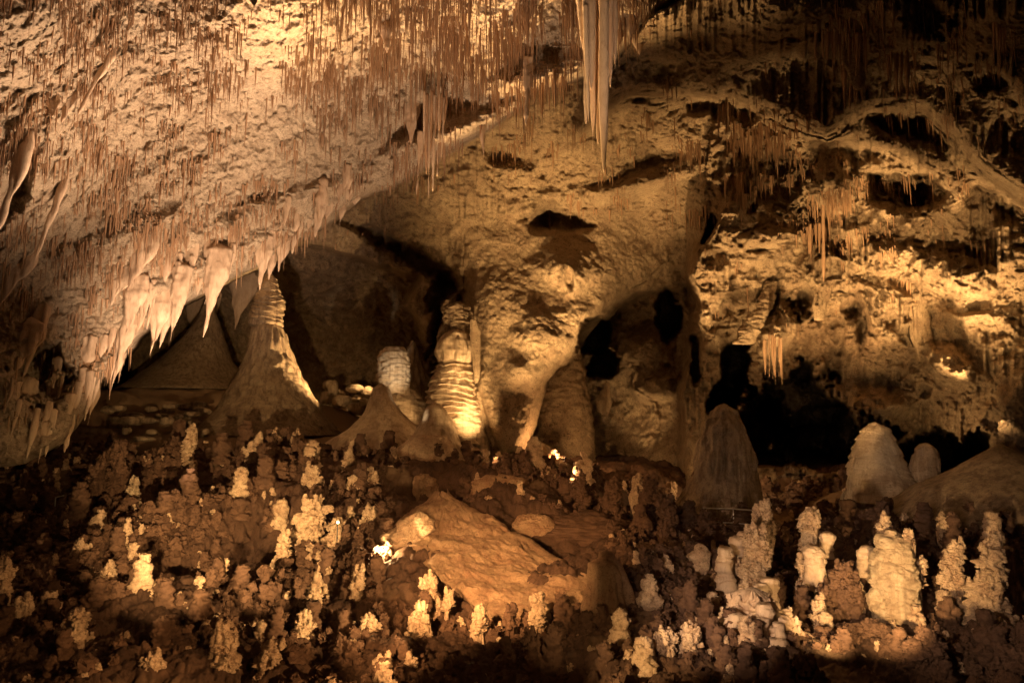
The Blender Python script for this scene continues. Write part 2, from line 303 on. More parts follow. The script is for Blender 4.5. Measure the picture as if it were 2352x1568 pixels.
def sub(name, keep, mat):
    f = FA[keep]; ids, inv = np.unique(f.ravel(), return_inverse=True)
    return mesh(name, CAVE.reshape(-1, 3)[ids], inv.reshape(-1, 4), mat)
tag(sub('cave_ceiling', (cent == 5), 'ceil'), 'pale sloping cave ceiling bristling with thin stalactites', kind='structure')
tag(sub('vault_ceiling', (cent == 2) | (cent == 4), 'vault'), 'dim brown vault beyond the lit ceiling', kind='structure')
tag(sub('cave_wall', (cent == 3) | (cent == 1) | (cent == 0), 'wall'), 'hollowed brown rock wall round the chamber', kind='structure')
tag(sub('rock_pendant', cent == 6, 'vault'), 'massive smooth rock pendant tapering from the vault to the floor at the centre', 'rock formation')
# ------------------------------------------------------------------ floor: world height field
CT = []
for row in [(1568, 10.5, [-600, 0, 600, 1176, 1800, 2352, 3000]), (1400, 15, [-600, 0, 600, 1176, 1800, 2352, 3000]), (1290, 19.5, [-400, 0, 600, 1176, 1800, 2352, 2800]),
            (1200, 24, [-400, 0, 400, 1000, 1400, 1800, 2352]), (1110, 29, [0, 300, 800, 1100, 1400, 1700, 2000, 2300]), (1066, 34, [1250, 1400, 1760, 1960, 2300])]:
    for uu in row[2]: CT.append(P(uu, row[0], row[1])-np.array([0, 0, .35 if row[1] < 22 else .1]))
for q in [(760, 1003, 31), (850, 1040, 29.5), (950, 1078, 28), (1100, 1075, 28.5), (500, 1000, 33), (650, 1004, 31.5), (360, 1000, 33), (780, 1000, 34), (620, 1000, 34.5), (470, 998, 36), (780, 1002, 36), (625, 998, 38), (870, 1030, 31), (800, 1032, 30), (940, 1032, 30), (985, 1060, 27.5), (930, 1070, 29), (1060, 1062, 29), (400, 900, 41), (300, 898, 40), (560, 896, 41), (600, 1050, 28.8), (800, 1100, 27.5), (420, 885, 43), (300, 885, 43), (560, 880, 43), (250, 985, 35), (700, 940, 44), (850, 960, 48), (1000, 1000, 44), (1150, 1050, 38),
          (1500, 1030, 44), (1800, 1050, 44), (1900, 1050, 52), (2200, 1090, 38), (2300, 1070, 38), (600, 1060, 30), (200, 1060, 31), (-300, 1000, 30)]: CT.append(P(*q))
for xx in (-30, 0, 30): CT.append(np.array([xx, 70, 0.5])); CT.append(np.array([xx*.4, 3, -4.6]))
for (u, v, Y, r) in [(600, 1000, 36, 4.6), (440, 900, 43, 4.4), (860, 1030, 30.8, 3.05), (987, 1062, 28.8, 1.8), (1046, 1058, 32, 1.35), (1665, 1200, 27.2, 1.9), (2055, 1235, 23.7, 1.4), (2320, 1180, 19.5, 2.6)]:
    for k in range(8):
        a_ = math.pi*(1+k/7); c_ = P(u, v, Y); CT.append(c_+np.array([r*math.cos(a_), r*math.sin(a_), .08])); CT.append(c_+np.array([r*1.35*math.cos(a_), r*1.35*math.sin(a_), -.12]))
CT = np.array(CT)
def base_z(x, y):
    n = 0; s = 0
    for c in CT:
        d2 = ((x-c[0])**2+(y-c[1])**2)/2.5; wt = 1/(d2+.35)**1.7; n = n+wt*c[2]; s = s+wt
    return n/s
def smooth_zone(x, y):  # noqa       # clean flowstone: left mound, central basin, sandy patches
    u = 1176+FPX*x/y
    a = sstep(28.2, 29.6, y+fbm(A3(x, y, 0*x), 2, 4))*sstep(1120, 1040, u)*sstep(150, 330, u)
    b = sstep(.30, .42, fbm(A3(x/2.6, y/3.4, 0*x), 3, 88))*.6
    b = b*(1-sstep(15, 16.5, y)*sstep(25, 23.5, y)*sstep(560, 640, u)*sstep(1500, 1400, u))
    return np.clip(a+b, 0, 1)
def floor_z(x, y, detail=True):
    x = np.asarray(x, float); y = np.asarray(y, float); z = base_z(x, y); q = A3(x, y, 0*x)
    sm = smooth_zone(x, y); r = 1-sm*.93
    wq = q+fbm(q*1.1, 3, 15)[..., None]*.5
    z = z-.25*r+fbm(q/3.0, 4, 12)*.45*r + (knobs(wq/1.1, 101, True)-.6)*.42*r
    if detail:
        wq2 = q+fbm(q*3, 2, 16)[..., None]*.12
        z = z+(knobs(wq2/.42, 103, True)-.6)*.30*r + (knobs(wq2/.17, 105, True)-.6)*.20*r + (knobs(q/.08, 107, True)-.6)*.09*r*(y < 26)
        z = z+sm*fbm(A3(x/1.6, y/.9, 0*x), 4, 17)*.18
    return z
ru_ = np.arange(-500, 2860, 3.0); yy = 7.2*np.exp(np.arange(0, 545)*.0042)
RU, RY = np.meshgrid(ru_, yy); FX = (RU-1176)/FPX*RY
FZ = floor_z(FX, RY)
ffl = gridfaces(*RU.shape)
fo = tag(mesh('cave_floor', A3(FX, RY, FZ).reshape(-1, 3), ffl, 'floor'), 'dark red-brown lumpy cave floor', kind='structure')
at_ = fo.data.attributes.new('flow', 'FLOAT', 'POINT'); at_.data.foreach_set('value', (smooth_zone(FX, RY)).astype(np.float32).ravel())
nt = M['floor'].node_tree; an = nt.nodes.new('ShaderNodeAttribute'); an.attribute_name = 'flow'; mx = nt.nodes.new('ShaderNodeMix'); mx.data_type = 'RGBA'
bs = nt.nodes['Principled BSDF']; src = bs.inputs['Base Color'].links[0].from_socket
nt.links.new(an.outputs['Fac'], mx.inputs[0]); nt.links.new(src, mx.inputs[6]); mx.inputs[7].default_value = (.26, .17, .10, 1); nt.links.new(mx.outputs[2], bs.inputs['Base Color'])
# ------------------------------------------------------------------ turned formations
SEED = [100]
def prof_body(prof, Y, style='smooth', amp=1.0, n=70, m=56, flat=1.0, sink=0.0, lean=0.0):
    """prof: rows (v, uL, uR) top to bottom (or tip last); returns verts and faces of one body with real depth"""
    pr = sorted(prof); v = np.array([p[0] for p in pr], float); c = np.array([(p[1]+p[2])/2 for p in pr]); h = np.array([(p[2]-p[1])/2 for p in pr])
    vv = np.linspace(v[0], v[-1], n)
    def cr(a):
        t = np.interp(vv, v, a); k = max(3, n//24)|1; tp = np.pad(t, k//2, mode='edge'); return np.convolve(tp, np.ones(k)/k, 'valid')
    cc = cr(c); hh = cr(h); hh[0] = min(hh[0], h[0]); hh[-1] = min(hh[-1], max(h[-1], .2))
    C = P(cc, vv, Y); R = hh/FPX*Y
    if sink: C = np.vstack([C, C[-1]-np.array([0, 0, sink])]); R = np.append(R, R[-1]*1.15)
    C[:, 1] += lean*(C[:, 2]-C[0, 2])
    th = np.linspace(0, 2*math.pi, m, endpoint=False); nr = len(R)
    dx = np.cos(th)[None, :]; dy = np.sin(th)[None, :]*flat
    X = C[:, 0:1]+R[:, None]*dx; Yy = C[:, 1:2]+R[:, None]*dy; Z = C[:, 2:3]+0*dx
    Q = A3(X, Yy, Z); SEED[0] += 7; s = SEED[0]; q = Q+s*3.17
    big_ = fbm(q*1.1/max(.3, R.max()), 3, s)*.16*R[:, None]
    if style == 'pop':
        k = R.max(); px = Y*.0045; f1 = min(.34, max(px*2.2, k*.6)); f2 = max(px, f1*.36); wq = q+fbm(q*2/f1, 3, s)[..., None]*f1*.45
        c1 = 1-np.minimum(1, worley(wq/f1, s)*1.05); c2 = 1-np.minimum(1, worley(wq/f2, s+3)*1.1)
        disp = big_*2.5+(c1-.45)*.95*f1*amp+(c2-.4)*.95*f2*amp+fbm(q/(f2*.8), 3, s+5, .7, True)*.30*f2*amp
    elif style == 'ledge':
        zz = Z+fbm(q*A3(.7, .7, .3)[None]*1.3, 3, s)*.35; t = zz/(.30)+vn(q*1.3, s+5)*.6; fr = t-np.floor(t)
        disp = big_+((1-fr)**1.6)*.13*amp*np.clip(.75+fbm(q*1.5, 2, s+6)*1.3, .35, 1.2)+(knobs(q*A3(4, 4, 9)[None], s)-.5)*.05*amp*(.6+.6*vn(q*.9, s+9))+fbm(q*3, 3, s+1)*.05+vn(A3(q[..., 0]*6, q[..., 1]*6, q[..., 2]*.7), s)*.04
    elif style == 'cauli':
        disp = big_+fbm(A3(q[..., 0]*2.2, q[..., 1]*2.2, q[..., 2]*3.8), 4, s, .6, True)*.10*amp+(knobs(q*A3(3.2, 3.2, 4.6)[None], s)-.4)*.16*amp+(knobs(q*8.5, s+2)-.4)*.06*amp
    elif style == 'flute':
        disp = big_+vn(A3(q[..., 0]*7, q[..., 1]*7, q[..., 2]*.6), s)*.09*amp+fbm(q*2, 3, s)*.05*amp
    elif style == 'boulder':
        disp = fbm(q*.8, 4, s)*.5*amp+fbm(q*2.5, 3, s+2, .6, True)*.10*amp
    else:
        disp = big_+fbm(q*A3(1.4, 1.4, .8)[None], 4, s)*.09*amp
    taper = np.clip(R/(R.max()*.12+1e-6), 0, 1)[:, None]
    disp = disp*taper
    Q[..., 0] += disp*dx; Q[..., 1] += disp*dy/max(flat, .3)
    if style in ('pop', 'cauli', 'boulder'): Q[..., 2] += disp*np.clip(1-np.arange(nr)/nr*4, 0, 1)[:, None]*.8
    V = np.vstack([Q.reshape(-1, 3), C[0]+np.array([0, 0, R[0]*.6]) if pr[0][2]-pr[0][1] > 3 else C[0], C[-1]])
    f = gridfaces(nr, m, True); F = f.tolist(); a = nr*m
    F += [(a, (j+1) % m, j) for j in range(m)]+[(a+1, (nr-1)*m+j, (nr-1)*m+(j+1) % m) for j in range(m)]
    return V, F
def cap(name, prof, Y, style, mat, label=None, cat='stalagmite', group=None, parent=None, **k):
    V, F = prof_body(prof, Y, style, **k)
    if parent: return adopt(mesh(name, V, F, mat), parent)
    base = V[-1].copy()
    if style == 'pop':
        n_, m_ = k.get('n', 70), k.get('m', 56); rr_ = random.Random(SEED[0]); px = Y*.0045; parts = [V]; o_ = len(V)
        cnt = int(min(150, 24+(prof[-1][0]-prof[0][0])*(prof[-1][2]-prof[-1][1])/60))
        for q in range(cnt):
            i_ = int(rr_.random()**1.0*n_*.93)*m_+int(rr_.random()*m_); p_ = V[i_]; r_ = px*rr_.uniform(.3, .85)
            kv = knobmesh(p_[0], p_[1], p_[2]-r_*.6, r_, rr_.uniform(1.0, 4.0), q % 31, 9, 9); parts.append(kv)
            F += (KF9+o_).tolist(); o_ += len(kv)
        V = np.vstack(parts)
    o = mesh(name, V, F, mat)
    for vt in (o.data,): vt.transform(Matrix.Translation(-Vector(base.tolist())))
    o.location = base.tolist(); return tag(o, label, cat, group)
def compound(name, loc, label, cat, group=None): return tag(empty(name, PV(*loc)), label, cat, group)
def knobmesh(x, y, z, r, asp, s, n=22, m=20):
    t_ = np.linspace(0, 1, n)[:, None]; th = np.linspace(0, 2*math.pi, m, endpoint=False)[None, :]
    rr = r*(.12+.9*t_**.75)*(1+.22*np.sin(t_*11+s))*np.clip(t_*9, 0, 1); Z = z+r*asp*(1-t_)
    Q = A3(x+rr*np.cos(th), y+rr*np.sin(th), Z+0*th); q = Q+s*1.7
    d = (knobs(q/(r*.9), s)-.45)*.8*r+(knobs(q/(r*.4), s+2)-.45)*.5*r
    Q[..., 0] += d*np.cos(th); Q[..., 1] += d*np.sin(th); Q[..., 2] += d*.5; Q += np.random.RandomState(int(s)).normal(0, (.15 if n < 20 else .05)*r, Q.shape); return Q.reshape(-1, 3)
KF9 = gridfaces(9, 9, True)
#FORMS
t = compound('stalagmite', (625, 985, 36), 'tall witch-hat stalagmite with ribbed lit shoulder beside the left mound', 'stalagmite')
cap('upper_shaft', [(628, 612, 626), (645, 604, 636), (680, 590, 645), (720, 577, 650), (742, 574, 648), (752, 580, 640)], 36, 'ledge', 'cone', parent=t, amp=.9, n=90)
cap('lower_cone', [(744, 588, 644), (752, 580, 650), (780, 576, 658), (820, 570, 668), (860, 556, 684), (900, 536, 706), (940, 508, 734), (970, 478, 758), (1000, 430, 790)], 36, 'flute', 'cone', parent=t, amp=1.0, n=110, m=110)
cap('stalagmite', [(690, 470, 488), (730, 455, 500), (780, 420, 515), (830, 380, 530), (870, 330, 560), (900, 280, 600)], 43, 'smooth', 'cone', 'broad dim cone stalagmite rising behind the hanging tusks', m=70)
t = compound('stalagmite', (925, 960, 34), 'round-topped lit stalagmite like a bent thumb on a knobbly base', 'stalagmite')
cap('head', [(804, 890, 918), (813, 878, 930), (840, 874, 937), (872, 873, 936), (892, 878, 934), (902, 888, 928)], 34, 'cauli', 'flow', parent=t, n=70)
cap('body', [(880, 890, 930), (900, 892, 950), (930, 898, 972), (955, 905, 984), (1000, 905, 996)], 34.4, 'cauli', 'flow', parent=t, n=60)
cap('stalagmite', [(783, 944, 950), (810, 935, 965), (860, 930, 978), (910, 925, 1000), (960, 920, 1010), (990, 920, 1010)], 37.5, 'flute', 'cone', 'dark fluted stalagmite half hidden behind the thumb-shaped one')
t = compound('stalagmite', (1050, 1040, 32), 'great pagoda stalagmite at the centre with stepped glowing ledges', 'stalagmite')
cap('crown', [(700, 1030, 1052), (712, 1022, 1074), (740, 1020, 1078), (765, 1016, 1078), (785, 1014, 1074)], 32.6, 'cauli', 'cone', parent=t, amp=1.3)
cap('hood', [(768, 1020, 1076), (785, 1006, 1084), (808, 1002, 1088), (828, 1008, 1084), (842, 1020, 1074), (854, 1036, 1056)], 32, 'flute', 'flow', parent=t, amp=1.4, m=90)
cap('body', [(828, 1014, 1076), (845, 1004, 1082), (880, 994, 1088), (920, 984, 1096), (960, 978, 1102), (1000, 974, 1112), (1030, 970, 1122), (1062, 960, 1134)], 32.2, 'ledge', 'flow', parent=t, amp=1.7, n=170, m=110)
cap('stalagmite', [(884, 866, 884), (893, 856, 895), (920, 848, 906), (945, 838, 920), (965, 822, 938), (985, 800, 958), (1005, 768, 980), (1030, 735, 1000)], 30.8, 'smooth', 'flow', 'squat volcano-shaped stalagmite with a long pale skirt', m=80, n=90)
t = compound('stalagmite', (985, 1060, 28.6), 'flaring cream stalagmite with a crusted skirt below the pagoda', 'stalagmite')
cap('cone', [(930, 988, 1012), (940, 980, 1022), (965, 970, 1036), (1000, 950, 1050), (1030, 925, 1066), (1062, 890, 1085)], 28.8, 'smooth', 'flow', parent=t, m=80, n=80)
cap('crust', [(992, 985, 1010), (1005, 945, 1045), (1025, 915, 1060), (1050, 890, 1070), (1075, 870, 1080)], 28.3, 'pop', 'pop', parent=t, amp=.5, m=90, n=60)
cap('stalagmite', [(982, 1098, 1108), (1000, 1088, 1118), (1030, 1080, 1130), (1060, 1072, 1140)], 31.6, 'smooth', 'cone', 'small grey cone stalagmite at the foot of the rock pendant')
cap('rock_column', [(808, 1300, 1326), (850, 1268, 1336), (900, 1250, 1344), (950, 1240, 1352), (1000, 1228, 1356), (1050, 1216, 1360), (1100, 1205, 1368)], 36, 'cauli', 'wall', 'amber lit rock column standing right of the pendant', 'rock column', m=80, n=90, flat=.8)
# right hand group
t = compound('stalagmite', (1665, 1170, 27), 'large dark beehive stalagmite with a thin gilded rim before the black tunnel', 'stalagmite')
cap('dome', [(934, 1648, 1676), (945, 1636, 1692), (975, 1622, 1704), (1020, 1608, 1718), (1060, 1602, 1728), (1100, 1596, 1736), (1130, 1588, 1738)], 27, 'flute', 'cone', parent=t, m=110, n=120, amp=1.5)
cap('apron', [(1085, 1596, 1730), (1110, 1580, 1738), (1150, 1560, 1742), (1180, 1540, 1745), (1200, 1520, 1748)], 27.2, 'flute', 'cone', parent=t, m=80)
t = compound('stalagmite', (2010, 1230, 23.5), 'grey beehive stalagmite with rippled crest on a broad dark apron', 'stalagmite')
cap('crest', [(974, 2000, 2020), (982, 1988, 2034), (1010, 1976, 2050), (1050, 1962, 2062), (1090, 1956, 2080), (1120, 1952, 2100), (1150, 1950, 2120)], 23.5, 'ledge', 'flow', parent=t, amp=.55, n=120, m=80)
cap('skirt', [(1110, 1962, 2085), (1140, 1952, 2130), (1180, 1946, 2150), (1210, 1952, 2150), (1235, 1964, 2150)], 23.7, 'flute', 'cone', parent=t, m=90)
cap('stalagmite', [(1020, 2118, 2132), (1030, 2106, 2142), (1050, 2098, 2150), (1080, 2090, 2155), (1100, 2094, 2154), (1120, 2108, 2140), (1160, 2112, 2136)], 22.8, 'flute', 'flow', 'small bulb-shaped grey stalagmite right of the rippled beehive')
cap('stalagmite', [(970, 2305, 2322), (985, 2300, 2332), (1010, 2306, 2338), (1050, 2310, 2348), (1100, 2300, 2352)], 21, 'cauli', 'cone', 'dark wet-shining knobby stalagmite at the far right wall')
cap('mound', [(1060, 2230, 2370), (1085, 2200, 2440), (1120, 2140, 2500), (1180, 2080, 2560)], 19.5, 'smooth', 'cone', 'smooth dark flowstone mound rising at the right edge', 'mound', m=90, sink=1)
# rocks of the middle ground
def boulder(name, u, v, ru, rv, Y, mat, label, amp=1.0, flat=.9, turn=0):
    n, m = (110, 150) if ru > 30 else (20, 26); th = np.linspace(0, math.pi, n)[:, None]; ph = np.linspace(0, 2*math.pi, m, endpoint=False)[None, :]
    X = A3(np.sin(th)*np.cos(ph), np.sin(th)*np.sin(ph)*flat, np.cos(th)+0*ph)
    X = np.sign(X)*np.abs(X)**.8; SEED[0] += 5; q = X*1.2+SEED[0]
    X = X*(1+fbm(q, 4, SEED[0])[..., None]*.28*amp+fbm(q*3, 4, SEED[0], .6, True)[..., None]*.09*amp+((knobs(q*5, 3)-.5)*.09 if mat == 'dpop' else fbm(q*9, 2, 4)*.02)[..., None])
    a, b = ru/FPX*Y, rv/FPX*Y; c, s = math.cos(turn), math.sin(turn); X = X*np.array([a, a, b])
    X = A3(X[..., 0]*c+X[..., 2]*s, X[..., 1], -X[..., 0]*s+X[..., 2]*c)
    o = mesh(name, X.reshape(-1, 3), gridfaces(n, m, True), mat); o.location = PV(u, v, Y); return tag(o, label, 'boulder', None if ru > 24 else ('far lit rock heap' if Y > 40 else 'left rubble slope'))
# great slab: top surface through authored points, with thickness
def slab():
    pr = [(1135, 1008, 1024), (1150, 985, 1050), (1180, 950, 1100), (1210, 915, 1150), (1240, 886, 1200), (1265, 905, 1250), (1290, 940, 1300), (1320, 975, 1350), (1350, 1010, 1365), (1380, 1060, 1350), (1400, 1100, 1300)]
    rows = []; n, m = 110, 130; v = np.linspace(1137, 1400, n); L = np.interp(v, [p[0] for p in pr], [p[1] for p in pr]); R = np.interp(v, [p[0] for p in pr], [p[2] for p in pr])
    t_ = np.linspace(0, 1, m)[None, :]; uu = L[:, None]*(1-t_)+R[:, None]*t_; vv_ = v[:, None]+0*t_
    edge = np.minimum(t_, 1-t_)*4; edge = np.clip(edge, 0, 1)
    Y = np.interp(v, [1137, 1400], [22.5, 15.8])[:, None]-.9*np.sin(np.pi*t_)**.5*1.0
    T = P(uu, vv_, Y); T = T+0
    dn = fbm(T*.5, 3, 5)*.3+fbm(T*2.2, 5, 9, .65)*.07+knobs(T*3.6, 55)*.12*sstep(.05, .4, fbm(T*.7, 2, 33))+knobs(T*8, 56)*.05+fbm(T*1.2, 4, 77, .6, True)*.12
    cr = 1-np.abs(fbm(T*.7+4, 3, 91)); dn = dn-np.clip((cr-.95)/.05, 0, 1)*.12
    T[..., 2] += dn; T[..., 1] -= dn*.5
    B = T.copy(); B[..., 1] += 1.6; B[..., 2] -= 1.4
    V = np.vstack([T.reshape(-1, 3), B.reshape(-1, 3)]); f = gridfaces(n, m); N_ = n*m; F = f.tolist()+(f[:, ::-1]+N_).tolist()
    ring = [i for i in range(m)]+[r*m+m-1 for r in range(1, n)]+[(n-1)*m+c for c in range(m-2, -1, -1)]+[r*m for r in range(n-2, 0, -1)]
    F += [(ring[(i+1) % len(ring)], ring[i], ring[i]+N_, ring[(i+1) % len(ring)]+N_) for i in range(len(ring))]
    o = mesh('rock_slab', V, F, 'slab'); cap('crust', [(1186, 940, 985), (1205, 915, 1000), (1228, 893, 985), (1248, 884, 965), (1268, 905, 950)], 19.0, 'pop', 'pop', parent=tag(o, 'great tilted rust-orange rock slab with a glaring crusted left corner', 'rock slab'), amp=.8, n=80, m=90, flat=.6)
slab()
boulder('boulder', 1140, 1146, 80, 50, 25, 'slab', 'big smooth cracked boulder lying behind the tilted slab', .7)
boulder('boulder', 970, 1135, 36, 40, 25, 'slab', 'grooved brown boulder left of the slab peak')
boulder('boulder', 1330, 1225, 125, 40, 22.5, 'dpop', 'long low crusted brown bank behind the slab to the right', 1.2)
boulder('boulder', 1225, 1215, 46, 34, 21.5, 'slab', 'small pointed brown rock wedged between slab and long boulder')
boulder('boulder', 1250, 1085, 70, 26, 30, 'cone', 'rough dark ledge rock under the white dripping fringe')
cap('stalagmite', [(1268, 1380, 1404), (1282, 1374, 1410), (1290, 1352, 1424), (1320, 1350, 1436), (1350, 1350, 1444), (1400, 1345, 1455), (1460, 1340, 1470)], 15, 'flute', 'slab', 'rusty stump stalagmite with deep grooves at the right end of the slab', amp=1.1, m=90, n=100)
# pale dripping fringe and far shelf
cap('drip_curtain', [(1030, 1215, 1268), (1045, 1205, 1270), (1062, 1212, 1270), (1085, 1235, 1266), (1095, 1255, 1262)], 33, 'flute', 'flow', 'small white dripping curtain glowing under the pendant foot', 'flowstone curtain', flat=.4, m=120, amp=1.3)
cap('drip_curtain', [(880, 1388, 1400), (900, 1378, 1404), (925, 1366, 1404), (945, 1372, 1398), (955, 1390, 1394)], 38, 'flute', 'flow', 'white curtain catching light inside the black gap', 'flowstone curtain', flat=.4, m=90, amp=1.2)
#POPCORN
POP = [  # v rows top->bottom: (u, v_top, v_bottom, half-width top, half-width bottom, Y, material, label)
 (442, 982, 1092, 8, 20, 27, 'pop', 'bright jagged popcorn stalagmite tallest at the left behind the dark field'),
 (272, 1022, 1165, 12, 30, 24, 'dpop', 'brown twin-peaked popcorn stalagmite beside the black left pocket'),
 (240, 1050, 1165, 10, 24, 24.2, 'dpop', 'lower brown popcorn spire leaning on its twin'),
 (306, 1104, 1152, 6, 12, 22, 'flow', 'small white shining popcorn knob right of the brown twin'),
 (596, 1004, 1095, 8, 20, 26, 'pop', 'lit popcorn spire with a ragged right flank'),
 (576, 1028, 1098, 6, 14, 25.7, 'pop', 'shorter lit popcorn spire touching the ragged one'),
 (630, 988, 1060, 5, 9, 27, 'pop', 'slender pale popcorn finger near the flowstone mound'),
 (654, 985, 1080, 10, 18, 27.5, 'dpop', 'dark popcorn pillar between two slender fingers'),
 (680, 998, 1072, 8, 12, 27, 'pop', 'slender lit popcorn finger with a dark right side'),
 (714, 1076, 1150, 18, 28, 23, 'pop', 'blocky lit popcorn stalagmite above the great heap'),
 (720, 1150, 1320, 26, 62, 20, 'pop', 'great pale popcorn heap at the left of the middle'),
 (655, 1228, 1320, 12, 22, 19, 'pop', 'lit popcorn spire leaning at the left foot of the great heap'),
 (775, 1190, 1290, 14, 30, 19.6, 'pop', 'pale popcorn shoulder on the right of the great heap'),
 (800, 1042, 1112, 8, 16, 25, 'pop', 'stacked lit popcorn knobs before the volcano-shaped stalagmite'),
 (850, 1085, 1160, 12, 22, 23.5, 'pop', 'broad-topped lit popcorn stump right of the stacked knobs'),
 (806, 1178, 1240, 10, 16, 20.5, 'pop', 'glaring popcorn spire left of the slab corner'),
 (850, 1166, 1260, 14, 26, 20.3, 'pop', 'rugged lit popcorn twin spire near the slab corner'),
 (624, 1124, 1190, 12, 18, 22.5, 'pop', 'oval lit popcorn knob left of the blocky one'),
 (590, 1130, 1180, 8, 12, 22.6, 'pop', 'thin lit popcorn chip left of the oval knob'),
 (288, 1216, 1270, 10, 14, 18.6, 'pop', 'tilted lit popcorn head on a curling stem'),
 (190, 1245, 1285, 8, 14, 18, 'pop', 'slanting lit popcorn crest at the left'),
 (385, 1192, 1232, 8, 12, 20, 'pop', 'little glowing popcorn dot left of the heap'),
 (360, 1160, 1190, 6, 9, 21, 'pop', 'tiny lit popcorn peg in the dark left field'),
 (250, 1296, 1372, 9, 20, 16, 'pop', 'broken bright popcorn ladder in the lower left'),
 (180, 1408, 1510, 14, 44, 13, 'pop', 'orange lit popcorn cone in the lower left corner'),
 (60, 1370, 1420, 10, 18, 14, 'pop', 'dim popcorn cluster at the far left edge'),
 (8, 1300, 1370, 14, 22, 14.5, 'pop', 'pale popcorn blob cut by the left frame edge'),
 (512, 1436, 1580, 14, 50, 11.8, 'pop', 'orange popcorn tower rising from the bottom left'),
 (350, 1505, 1590, 20, 36, 11.4, 'pop', 'greyish popcorn clump at the bottom edge'),
 (620, 1475, 1570, 16, 40, 11.8, 'pop', 'double lit popcorn clump at the bottom left of centre'),
 (730, 1330, 1425, 14, 28, 15, 'pop', 'tall leaf-shaped lit popcorn stalagmite under the great heap'),
 (700, 1410, 1470, 10, 26, 14, 'pop', 'branching lit popcorn at the foot of the leaf-shaped one'),
 (508, 1296, 1345, 10, 16, 17, 'pop', 'lit slanted popcorn stub below the left field'),
 (826, 1310, 1380, 8, 16, 16, 'pop', 'narrow flame-shaped popcorn spire right of the leaf-shaped one'),
 (848, 1420, 1475, 16, 24, 13.8, 'pop', 'round lit popcorn ball in the lower middle'),
 (985, 1324, 1400, 12, 24, 15.6, 'pop', 'glaring popcorn cluster under the slab'),
 (968, 1396, 1500, 20, 30, 13.5, 'pop', 'tall rosy popcorn tower below the glaring cluster'),
 (1105, 1398, 1450, 14, 22, 14.2, 'pop', 'dim orange popcorn knob under the slab edge'),
 (1032, 1360, 1405, 5, 10, 15.2, 'pop', 'small white-hot popcorn edge beside the glaring cluster'),
 (1236, 1368, 1440, 12, 24, 14.5, 'pop', 'bright cream popcorn stalagmite alone below the slab'),
 (1175, 1390, 1440, 10, 16, 14.3, 'dpop', 'dark round-headed knob with a burning orange rim'),
 (880, 1508, 1590, 12, 32, 11.5, 'pop', 'burning yellow popcorn at the bottom edge of the middle'),
 (944, 1510, 1560, 8, 14, 11.6, 'pop', 'small yellow popcorn spike beside the burning one'),
 (1225, 1450, 1600, 22, 40, 12.2, 'dpop', 'dim rosy popcorn pillar below the cream one'),
 (1522, 1450, 1590, 22, 44, 12.2, 'pop', 'forked gold popcorn tower at the bottom right of centre'),
 (1584, 1445, 1520, 24, 36, 12.4, 'pop', 'bushy gold popcorn head joined to the forked tower'),
 (1468, 1090, 1140, 5, 14, 24, 'pop', 'small pale peg stalagmite in front of the dark hollow'),
 (1330, 1085, 1180, 10, 20, 24.5, 'dpop', 'dark spire stalagmite behind the long boulder'),
 (1410, 1100, 1200, 12, 24, 23.5, 'dpop', 'dim brown popcorn post right of the dark spire'),
 (1490, 1100, 1210, 14, 30, 23, 'dpop', 'dim leaning popcorn stalagmite near the beehive apron'),
 (1530, 1150, 1240, 14, 26, 21, 'dpop', 'brown popcorn post below the beehive apron'),
 (1755, 1155, 1235, 12, 38, 17.5, 'pop', 'pale popcorn peak with a smooth white cap at the right'),
 (1745, 1215, 1345, 34, 60, 16.6, 'pop', 'wide pale popcorn bank hung with small drips'),
 (1860, 1205, 1300, 14, 34, 16.5, 'pop', 'slanting pale popcorn post beside the lit strip'),
 (1858, 1172, 1225, 14, 30, 16.4, 'pop', 'branching white coral-like top of the slender pillar'),
 (1862, 1262, 1400, 16, 30, 15.5, 'pop', 'narrow stalagmite whose lit face glows yellow to the foot'),
 (1880, 1370, 1490, 9, 24, 14, 'pop', 'white-hot lower popcorn strip on the dark right bank'),
 (2036, 1190, 1245, 10, 26, 14.6, 'pop', 'knobby head piled on the bright yellow stalagmite'),
 (2084, 1228, 1250, 6, 12, 14.2, 'pop', 'little lit popcorn sprig beside the yellow stalagmite'),
 (2118, 1290, 1350, 8, 16, 14.4, 'pop', 'thin brown-lit popcorn sprig right of the yellow stalagmite'),
 (2196, 1246, 1350, 14, 40, 14.6, 'pop', 'rosy pine-shaped popcorn stalagmite near the right edge'),
 (2288, 1228, 1460, 14, 80, 14, 'pop', 'tallest rosy pine-shaped popcorn stalagmite at the right edge'),
 (2170, 1196, 1220, 8, 14, 17, 'pop', 'small pale arching popcorn crest above the rosy pines'),
 (1930, 1300, 1420, 24, 50, 14.8, 'dpop', 'rosy dim popcorn bank between strip and yellow stalagmite'),
 (1710, 1350, 1420, 14, 40, 14.6, 'pop', 'pink popcorn step with rounded domes'),
 (1850, 1510, 1600, 20, 60, 11.2, 'dpop', 'dark popcorn hump at the bottom right'),
 (2130, 1450, 1600, 24, 70, 11.6, 'dpop', 'dark red popcorn hump under the rosy pines'),
 (2330, 1500, 1620, 30, 70, 11, 'dpop', 'black-brown popcorn hump in the bottom right corner'),
]
